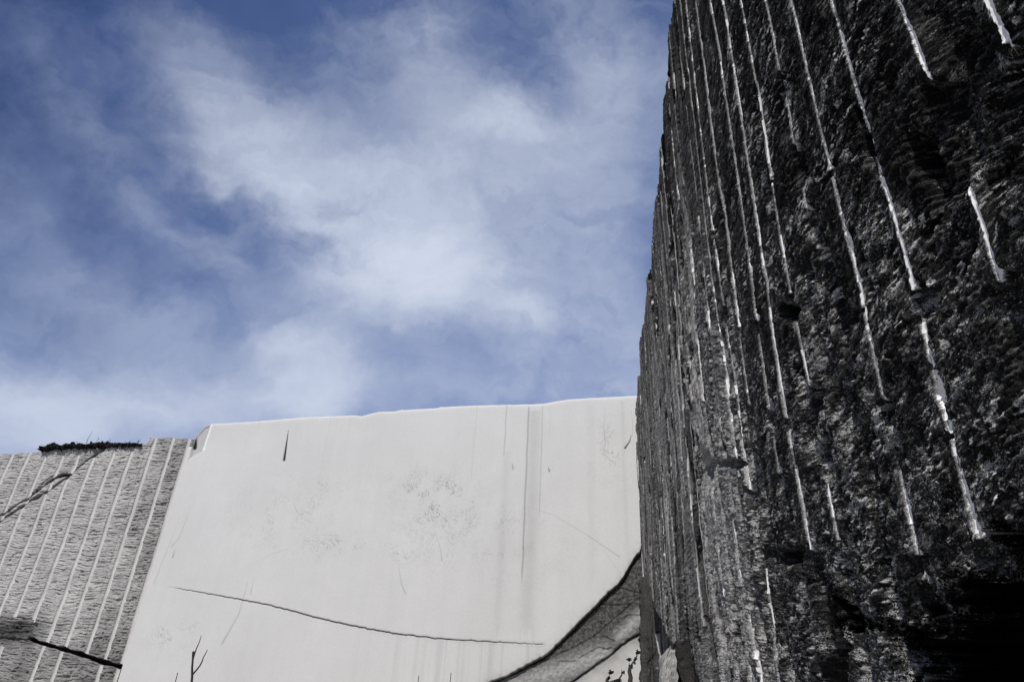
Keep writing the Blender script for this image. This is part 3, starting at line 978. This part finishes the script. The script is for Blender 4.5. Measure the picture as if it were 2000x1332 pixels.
    hol = np.clip(hol + .25 * fbm(x * 3, z * 9, 3, 130) * hol, 0, 1)
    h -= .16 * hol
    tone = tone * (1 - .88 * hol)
    gid = np.full(x.shape, -1, np.int16)
    rs = random.Random(2)
    zl = hit(60, 1250)[1]
    for gi, u_ in gu:
        r = .062
        gap = []
        for k in range(3):
            if rs.random() < .12:
                zc_ = rs.uniform(2.5, 6)
                gap.append((zc_, zc_ + rs.uniform(.05, .3)))
        shift = .0
        du = x - u_ + .012 * fbm(z * .5 + gi * 3, z * 0, 2, 140)
        du = du - np.where(under > 0, .10, 0)
        vis = np.ones(x.shape, np.float32)
        nz = .05 * fbm(z * 9, x * 9, 2, 150 + gi)
        for a_, b_ in gap:
            vis *= 1 - .9 * sstep(-.02, .02, z + nz - a_) * sstep(-.02, .02, b_ - z - nz)
        vis *= (cr < .25) * (hol < .3)
        if gi % 3 == 1:
            vis *= np.where(under > 0, 0, 1)
        vis *= 1 - .85 * bm * (gi % 2)
        rr = r * (1 + .12 * fbm(z * 3, x * 0 + gi, 3, 160 + gi))
        cyl = .004 - np.sqrt(np.clip(rr * rr - du * du, 0, None)) * .55
        side = np.exp(-(du / .09) ** 2)
        lowb = -.05 * sstep(0, .04, step) - .06 * sstep(0, .03, under) + .05 * fbm(x * .4, z * .35, 3, 2)
        base = h
        b2 = base * (1 - side * vis) + side * vis * (.010 + lowb + .5 * (base - lowb))
        inside = (np.abs(du) < rr) & (vis > .5)
        lip = cyl + lowb
        isg = inside & (lip < b2 + .004)
        h = np.where(inside, np.minimum(lip, b2), b2)
        gid[isg] = gi
        gt = .405 + .03 * fbm(z * 2, x * 3, 3, 170) + .035 * fbm(x * 40, z * 40, 2, 173)
        tone = np.where(isg, gt, tone)
    tone = np.clip(tone, .01, .75)
    org = hit(200, 1000)
    base = (J - NC_ * BK) * np.array([1, 1, 0])
    P = base[None, None] + x[..., None] * WC + h[..., None] * NC_
    P[..., 2] = z
    root = bpy.data.objects.new('quarry_wall', None)
    COL.objects.link(root)
    o_ = base + WC * float(org[0])
    root.location = Vector(o_ * K)
    tag(root, 'grey hatched marble wall with leaning pale drill grooves, at the far left', 'rock wall', 'quarry walls')
    P2, T2, B2, cap = with_body(P.reshape(-1, 3) - o_, tone.reshape(-1), nr, nc, -NC_, [.03, .3, 1.5, 5.0])
    quads = grid_quads(nr, nc)
    g_ = gid.reshape(-1)[quads]
    fg = np.where((g_ >= 0).sum(1) >= 3, g_.max(1), -1)
    fg, npc = split_grooves(fg, nc)
    submesh('rock_face', P2, np.concatenate([quads[fg < 0], B2]), MAT_LEFT, T2, root)
    submesh('back', P2, cap[:, ::-1], MAT_LEFT, T2, root, False)
    for gi in range(npc):
        qd = quads[fg == gi]
        if True:
            submesh('drill_groove', P2, qd, MAT_GROOVE_L, T2, root)
    return root, hit, rim

dark_wall = build_dark_wall()
sawn = build_sawn_block()
left_wall, hit_left, left_rim = build_left_wall()

# =================================================================== GROUND
def build_ground():
    a = np.concatenate([-np.geomspace(400, 14, 16), np.linspace(-12, 22, 260), np.geomspace(24, 400, 14)])
    X, Y = np.meshgrid(a, a)
    Zg = .05 * fbm(X * .4, Y * .4, 4, 1) + .02 * fbm(X * 3, Y * 3, 3, 2)
    P = np.stack([X, Y, Zg], -1).reshape(-1, 3)
    tone = (.34 + .08 * fbm(X * .6, Y * .6, 4, 3)).reshape(-1)
    o = make_mesh('ground', P, grid_quads(len(a), len(a)), MAT_LEFT, tone, None)
    tag(o, kind='structure')
build_ground()

# =================================================================== SMALL THINGS
def simple_mat(name, col, rough=.9):
    m, n, l, b = principled(name, rough, .2)
    t = nd(n, 'ShaderNodeTexNoise')
    t.inputs['Scale'].default_value = 40
    t.inputs['Detail'].default_value = 4
    r = nd(n, 'ShaderNodeValToRGB')
    r.color_ramp.elements[0].color = (*[c * .5 for c in col], 1)
    r.color_ramp.elements[1].color = (*[c * 1.6 for c in col], 1)
    l.new(t.outputs['Fac'], r.inputs[0])
    l.new(r.outputs[0], b.inputs['Base Color'])
    return m
MAT_SOIL = simple_mat('dark_soil', (.012, .011, .010))
MAT_TWIG = simple_mat('dark_bark', (.030, .027, .025))
MAT_WEED = simple_mat('dry_leaf', (.014, .013, .012))

def tube(pts, radii, sides=7):
    V, Fc = [], []
    pts = [np.array(p, float) for p in pts]
    for i, p in enumerate(pts):
        d = pts[min(i + 1, len(pts) - 1)] - pts[max(i - 1, 0)]
        d /= np.linalg.norm(d)
        a = np.cross(d, [0.3, .9, .1]); a /= np.linalg.norm(a)
        b = np.cross(d, a)
        for k in range(sides):
            t = 2 * math.pi * k / sides
            V.append(p + radii[i] * (a * math.cos(t) + b * math.sin(t)))
    for i in range(len(pts) - 1):
        for k in range(sides):
            k2 = (k + 1) % sides
            Fc.append((i * sides + k, i * sides + k2, (i + 1) * sides + k2, (i + 1) * sides + k))
    return V, Fc

def merge(parts):
    V, Fc, o = [], [], 0
    for v, f in parts:
        V += list(v)
        Fc += [tuple(i + o for i in q) for q in f]
        o += len(v)
    return np.array(V), np.array(Fc)

def at(x, y, depth):
    """a point seen in that direction, `depth` units out over the ground"""
    r = ray(x, y)
    return EYE + r * (depth / math.hypot(r[0], r[1]))

def wiggle(a, b, n, amp, seed):
    rs = random.Random(seed)
    a, b = np.array(a), np.array(b)
    out = []
    for i in range(n + 1):
        t = i / n
        p = a * (1 - t) + b * t
        if 0 < i < n:
            p = p + np.array([rs.uniform(-amp, amp) for _ in range(3)])
        out.append(p)
    return out

def stem_thing(name, label, cat, pieces, group=None, mat=MAT_TWIG):
    """pieces: list of (part name, [(pts, r0, r1)...]); the first piece starts on the ground"""
    root = bpy.data.objects.new(name, None)
    COL.objects.link(root)
    base = np.array(pieces[0][1][0][0][0])
    root.location = Vector(base * K)
    tag(root, label, cat, group)
    for pn, lst in pieces:
        v, f = merge([tube(p, np.linspace(r0, r1, len(p))) for p, r0, r1 in lst])
        make_mesh(pn, v - base, f, mat, None, root)
    return root

# forked bare sapling in front of the sawn wall
D = 4.6
def gnd(p):
    q_ = np.array(p); q_[2] = 0; return q_
b0 = at(374, 1336, D)
trunk = wiggle(gnd(b0), b0, 5, .01, 1) + wiggle(b0, at(377, 1272, D), 4, .0015, 2)[1:]
stem_thing('bare_sapling', 'thin dark leafless sapling with forked branches before the sawn wall', 'sapling', [
    ('stem', [(trunk, .009, .005)]),
    ('branch', [(wiggle(at(375.5, 1300, D), at(378.5, 1271, D), 3, .001, 3), .005, .004), (wiggle(at(376, 1290, D), at(393, 1241, D), 4, .002, 4), .0045, .0015)]),
    ('branch', [(wiggle(at(375, 1318, D), at(390, 1300, D), 3, .001, 5), .005, .004), (wiggle(at(390, 1300, D), at(405, 1268, D), 4, .002, 6), .004, .002)]),
])
for (px, py, lab, sd, tilt) in [
    (347, 1313, 'short bare twig tip just left of the forked sapling', 11, 0),
    (818, 1319, 'thin bare twig tip under the middle of the pale wall', 12, 1),
    (881, 1313, 'thicker bare twig tip left of the broken corner', 13, -1)]:
    t_ = at(px, py, 4.4)
    b_ = gnd(at(px - 2, 1340, 4.4))
    side = at(px + 6 * (1 if tilt >= 0 else -1), py + 14, 4.4)
    stem_thing('bare_twig', lab, 'twig', [('stem', [(wiggle(b_, t_, 8, .004, sd), .008, .002)]), ('branch', [(wiggle(at(px, 1345, 4.4), at(px + 4, 1334, 4.42), 3, .002, sd + 5), .004, .002)])], 'bare twigs reaching into the bottom of the view')

# dry weed with small dark leaves by the foot of the dark wall
def leaf(c, size, seed):
    rs = np.random.RandomState(seed)
    V, Fc = [], []
    for k in range(4):
        a = rs.normal(size=3); a /= np.linalg.norm(a)
        b = np.cross(a, rs.normal(size=3)); b /= np.linalg.norm(b)
        nn = np.cross(a, b) * size * .08
        cc = c + rs.normal(0, size * .35, 3)
        q_ = [cc - a * size, cc - a * .3 * size + b * size * .45, cc + a * size * .5 + b * size * .3, cc + a * size, cc + a * .4 * size - b * size * .35, cc - a * .4 * size - b * size * .4]
        o = len(V)
        V += [p + nn for p in q_] + [p - nn for p in q_]
        Fc += [(o, o + 1, o + 2, o + 3), (o, o + 3, o + 4, o + 5), (o + 9, o + 8, o + 7, o + 6), (o + 11, o + 10, o + 9, o + 6)]
        for i in range(6):
            j = (i + 1) % 6
            Fc.append((o + i, o + 6 + i, o + 6 + j, o + j))
    return V, Fc

def weed(stems, leaves, label, D2):
    root = bpy.data.objects.new('dry_weed', None)
    COL.objects.link(root)
    base = gnd(at(stems[0][0][0], stems[0][0][1], D2))
    root.location = Vector(base * K)
    tag(root, label, 'weed', 'dry weeds at the foot of the wall')
    parts = []
    for i, (p0, p1, r) in enumerate(stems):
        a_ = at(*p0, D2)
        if i == 0:
            parts.append(tube(wiggle(gnd(a_), a_, 8, .01, i), [r] * 9))
        parts.append(tube(wiggle(a_, at(*p1, D2), 4, .006, i + 3), np.linspace(r, r * .6, 5)))
    v, f = merge(parts)
    make_mesh('stem', v - base, f, MAT_TWIG, None, root)
    for i, (x_, y_, s_) in enumerate(leaves):
        v, f = leaf(at(x_, y_, D2), s_ * .72, i + 5)
        make_mesh('leaf', np.array(v) - base, f, MAT_WEED, None, root, False)
    return root
weed([((1232, 1340), (1231, 1300), .018), ((1231, 1304), (1240, 1286), .006), ((1240, 1288), (1246, 1275), .005)], [(1246, 1274, .028), (1239, 1288, .024), (1229, 1288, .022), (1232, 1301, .025), (1240, 1294, .015)],
     'dark dry weed with a thick stalk and curled leaves beside the dark wall', 5.0)
weed([((1188, 1340), (1187, 1324), .016), ((1190, 1332), (1210, 1325), .006), ((1210, 1325), (1217, 1312), .006)], [(1193, 1313, .028), (1187, 1325, .024), (1209, 1329, .024), (1217, 1313, .020), (1204, 1334, .03)],
     'low dark weed with curled leaves left of the thick-stalked one', 5.1)

# dark turf and soil lying on the rim of the left wall
def turf():
    BK = 1.1
    topl = [(82, 876), (86, 870), (99, 870), (103, 862), (111, 863), (117, 870), (132, 866), (150, 864), (168, 866), (188, 862), (215, 861), (228, 864), (250, 865), (275, 865), (280, 868)]
    o = (J - NC_ * BK)
    n = 150
    xs = np.linspace(82, 280, n)
    tp = np.interp(xs, [p[0] for p in topl], [p[1] for p in topl])
    rs = np.random.RandomState(3)
    tp = tp + rs.normal(0, .8, n)
    bt = np.interp(xs, [80, 110, 150, 190, 240, 280], [880, 879, 876, 875, 874, 871]) + rs.normal(0, .5, n)
    m = 9
    V = []
    for i in range(n):
        ut, zt = hit_plane(xs[i], tp[i], BK)
        ub, zb = hit_plane(xs[i], bt[i], BK)
        zb -= .03
        rad = max((zt - zb) * (.24 + .2 * math.sin(i * .9) * math.sin(i * .23)), .01)
        for k in range(m):
            a = 2 * math.pi * k / m
            dz = math.sin(a) * rad
            dn = math.cos(a) * .14 - .02
            p = o + WC * ut + NC_ * dn
            p[2] = (zt + zb) / 2 + dz
            V.append(p + rs.normal(0, .026, 3) * (1, 1, .8))
    Fc = []
    for i in range(n - 1):
        for k in range(m):
            k2 = (k + 1) % m
            Fc.append((i * m + k, i * m + k2, (i + 1) * m + k2, (i + 1) * m + k))
    for k in range(24):                                    # short dead grass and root ends, standing up and hanging down
        i = rs.randint(2, n - 2)
        ut, zt = hit_plane(xs[i], tp[i], BK)
        p = o + WC * ut + NC_ * rs.uniform(-.05, .12)
        p[2] = zt - .02 if k % 3 else hit_plane(xs[i], bt[i], BK)[1]
        up = rs.uniform(.03, .12) * (1 if k % 3 else -.8)
        side = WC * rs.uniform(-.09, .09)
        b0_ = len(V)
        w_ = WC * .007
        t_ = p + side + np.array([0, 0, up])
        V += [p - w_, p + w_, t_ + w_ * .3, t_ - w_ * .3, p - w_ + NC_ * .01, p + w_ + NC_ * .01, t_ + w_ * .3 + NC_ * .004, t_ - w_ * .3 + NC_ * .004]
        Fc += [(b0_, b0_ + 1, b0_ + 2, b0_ + 3), (b0_ + 4, b0_ + 5, b0_ + 6, b0_ + 7), (b0_, b0_ + 3, b0_ + 7, b0_ + 4), (b0_ + 1, b0_ + 2, b0_ + 6, b0_ + 5)]
    V = np.array(V)
    org = V.mean(0); org[2] = V[:, 2].min()
    ob = make_mesh('turf_clump', V - org, Fc, MAT_SOIL, None, None, False)
    ob.location = Vector(org * K)
    tag(ob, 'black ragged strip of soil and turf lying on the rim of the grey hatched wall', 'turf')
turf()
g0 = np.array(J - NC_ * 1.1 + WC * hit_plane(170, 862, 1.1)[0]); g0[2] = hit_plane(170, 866, 1.1)[1]
g1 = np.array(J - NC_ * 1.1 + WC * hit_plane(181, 842, 1.1)[0]); g1[2] = hit_plane(181, 842, 1.1)[1]
gm_ = np.array(J - NC_ * 1.1 + WC * hit_plane(173, 854, 1.1)[0]); gm_[2] = hit_plane(173, 854, 1.1)[1]
v, f = merge([tube([g0, gm_, (gm_ + g1) / 2 + np.array([.01, 0, 0]), g1], [.008, .006, .005, .003])])
ob = make_mesh('grass_stalk', v - g0, f, MAT_TWIG)
ob.location = Vector(g0 * K)
tag(ob, 'single thin grass stalk sticking up from the black turf', 'grass stalk')

# fallen slabs standing at the foot of the dark wall
def slab(label, px, back, dist, tone0, seed, thick, mat=MAT_LEFT):
    """outline px in a plane facing the camera at `dist`, given real thickness"""
    fr, bk = [], []
    view = np.array([0.15, 1.0, 0]); view /= np.linalg.norm(view)
    for p in px:
        r = ray(*p)
        q_ = EYE + r * (dist / (r @ view))
        fr.append(q_)
    fr = np.array(fr)
    cen = fr.mean(0)
    # subdivide as fan rings for relief
    rings = 14
    n0 = []
    m = len(fr)
    dense = []
    for i in range(m):
        a, b = fr[i], fr[(i + 1) % m]
        k = max(2, int(np.linalg.norm(b - a) / .04))
        for j in range(k):
            dense.append(a + (b - a) * j / k)
    dense = np.array(dense)
    nd_ = len(dense)
    V = []
    for r_ in range(rings + 1):
        t = r_ / rings
        V.append(cen + (dense - cen) * t)
    V = np.concatenate(V)
    e1 = np.array([view[1], -view[0], 0])
    a = V @ e1
    hgt = .02 * facets(a * 3, V[:, 2] * 2, seed, 1.0)[0] + .012 * ridge(a * 8, V[:, 2] * 14, 3, seed + 3) + .006 * fbm(a * 30, V[:, 2] * 30, 2, seed)
    rim_ = np.repeat(np.arange(rings + 1) / rings, nd_)
    V = V - view[None] * (hgt * (1 - .3 * rim_))[:, None]
    V[rim_ > .99] += np.random.RandomState(seed).normal(0, .008, (nd_, 3))
    Fc = []
    for r_ in range(rings):
        for j in range(nd_):
            j2 = (j + 1) % nd_
            Fc.append((r_ * nd_ + j, r_ * nd_ + j2, (r_ + 1) * nd_ + j2, (r_ + 1) * nd_ + j))
    last = rings * nd_
    nV = len(V)
    V = np.concatenate([V, V[last:last + nd_] + view * thick + np.random.RandomState(seed + 1).normal(0, .01, (nd_, 3)), [cen + view * thick]])
    for j in range(nd_):
        j2 = (j + 1) % nd_
        Fc.append((last + j, last + j2, nV + j2, nV + j))
        Fc.append((nV + j, nV + j2, nV + nd_, nV + nd_))
    Fc = np.array(Fc)
    q4 = Fc[Fc[:, 2] != Fc[:, 3]]
    t3 = Fc[Fc[:, 2] == Fc[:, 3]]
    t3 = np.c_[t3[:, :2], (t3[:, 1] + 0), t3[:, 2]]
    tone = np.clip(tone0 + .25 * tone0 * fbm(V @ e1 * 10, V[:, 2] * 4, 4, seed + 9), .01, .7)
    org = cen.copy(); org[2] = V[:, 2].min()
    # quads plus closing triangles written as thin quads towards the centre
    cidx = len(V) - 1
    mid = (V[nV:nV + nd_] + V[cidx]) / 2
    V2 = np.concatenate([V, mid])
    q5 = []
    for j in range(0, nd_ - 1):
        q5.append((nV + j, nV + j + 1, cidx + 1 + j + 1, cidx + 1 + j))
    q5.append((nV + nd_ - 1, nV, cidx + 1, cidx + nd_))
    tone2 = np.concatenate([tone, tone[nV:nV + nd_]])
    ob = make_mesh('stone_slab', V2 - org, np.concatenate([q4, np.array(q5)]), mat, tone2, None, False, K, np.full(len(V2), .45))
    ob.location = Vector(org * K)
    tag(ob, label, 'stone slab', 'stone slabs standing at the foot of the dark wall')
slab('pale pointed stone slab standing at the foot of the dark wall', [(1293, 1286), (1304, 1268), (1311, 1259), (1312, 1267), (1318, 1268), (1322, 1300), (1328, 1420), (1333, 1560), (1290, 1560)], 0, 7.0, .26, 5, .5)
slab('dark square-topped slab right of the pale pointed slab', [(1319, 1252), (1345, 1250), (1350, 1275), (1356, 1300), (1362, 1420), (1366, 1560), (1330, 1560), (1327, 1340)], 0, 7.3, .06, 15, .4, MAT_DARK)
slab('narrow dark upright slab between the broken corner and the pale pointed slab', [(1251, 1130), (1262, 1120), (1272, 1150), (1276, 1200), (1281, 1240), (1290, 1290), (1292, 1420), (1290, 1560), (1252, 1560)], 0, 11.5, .10, 25, .3, MAT_DARK)
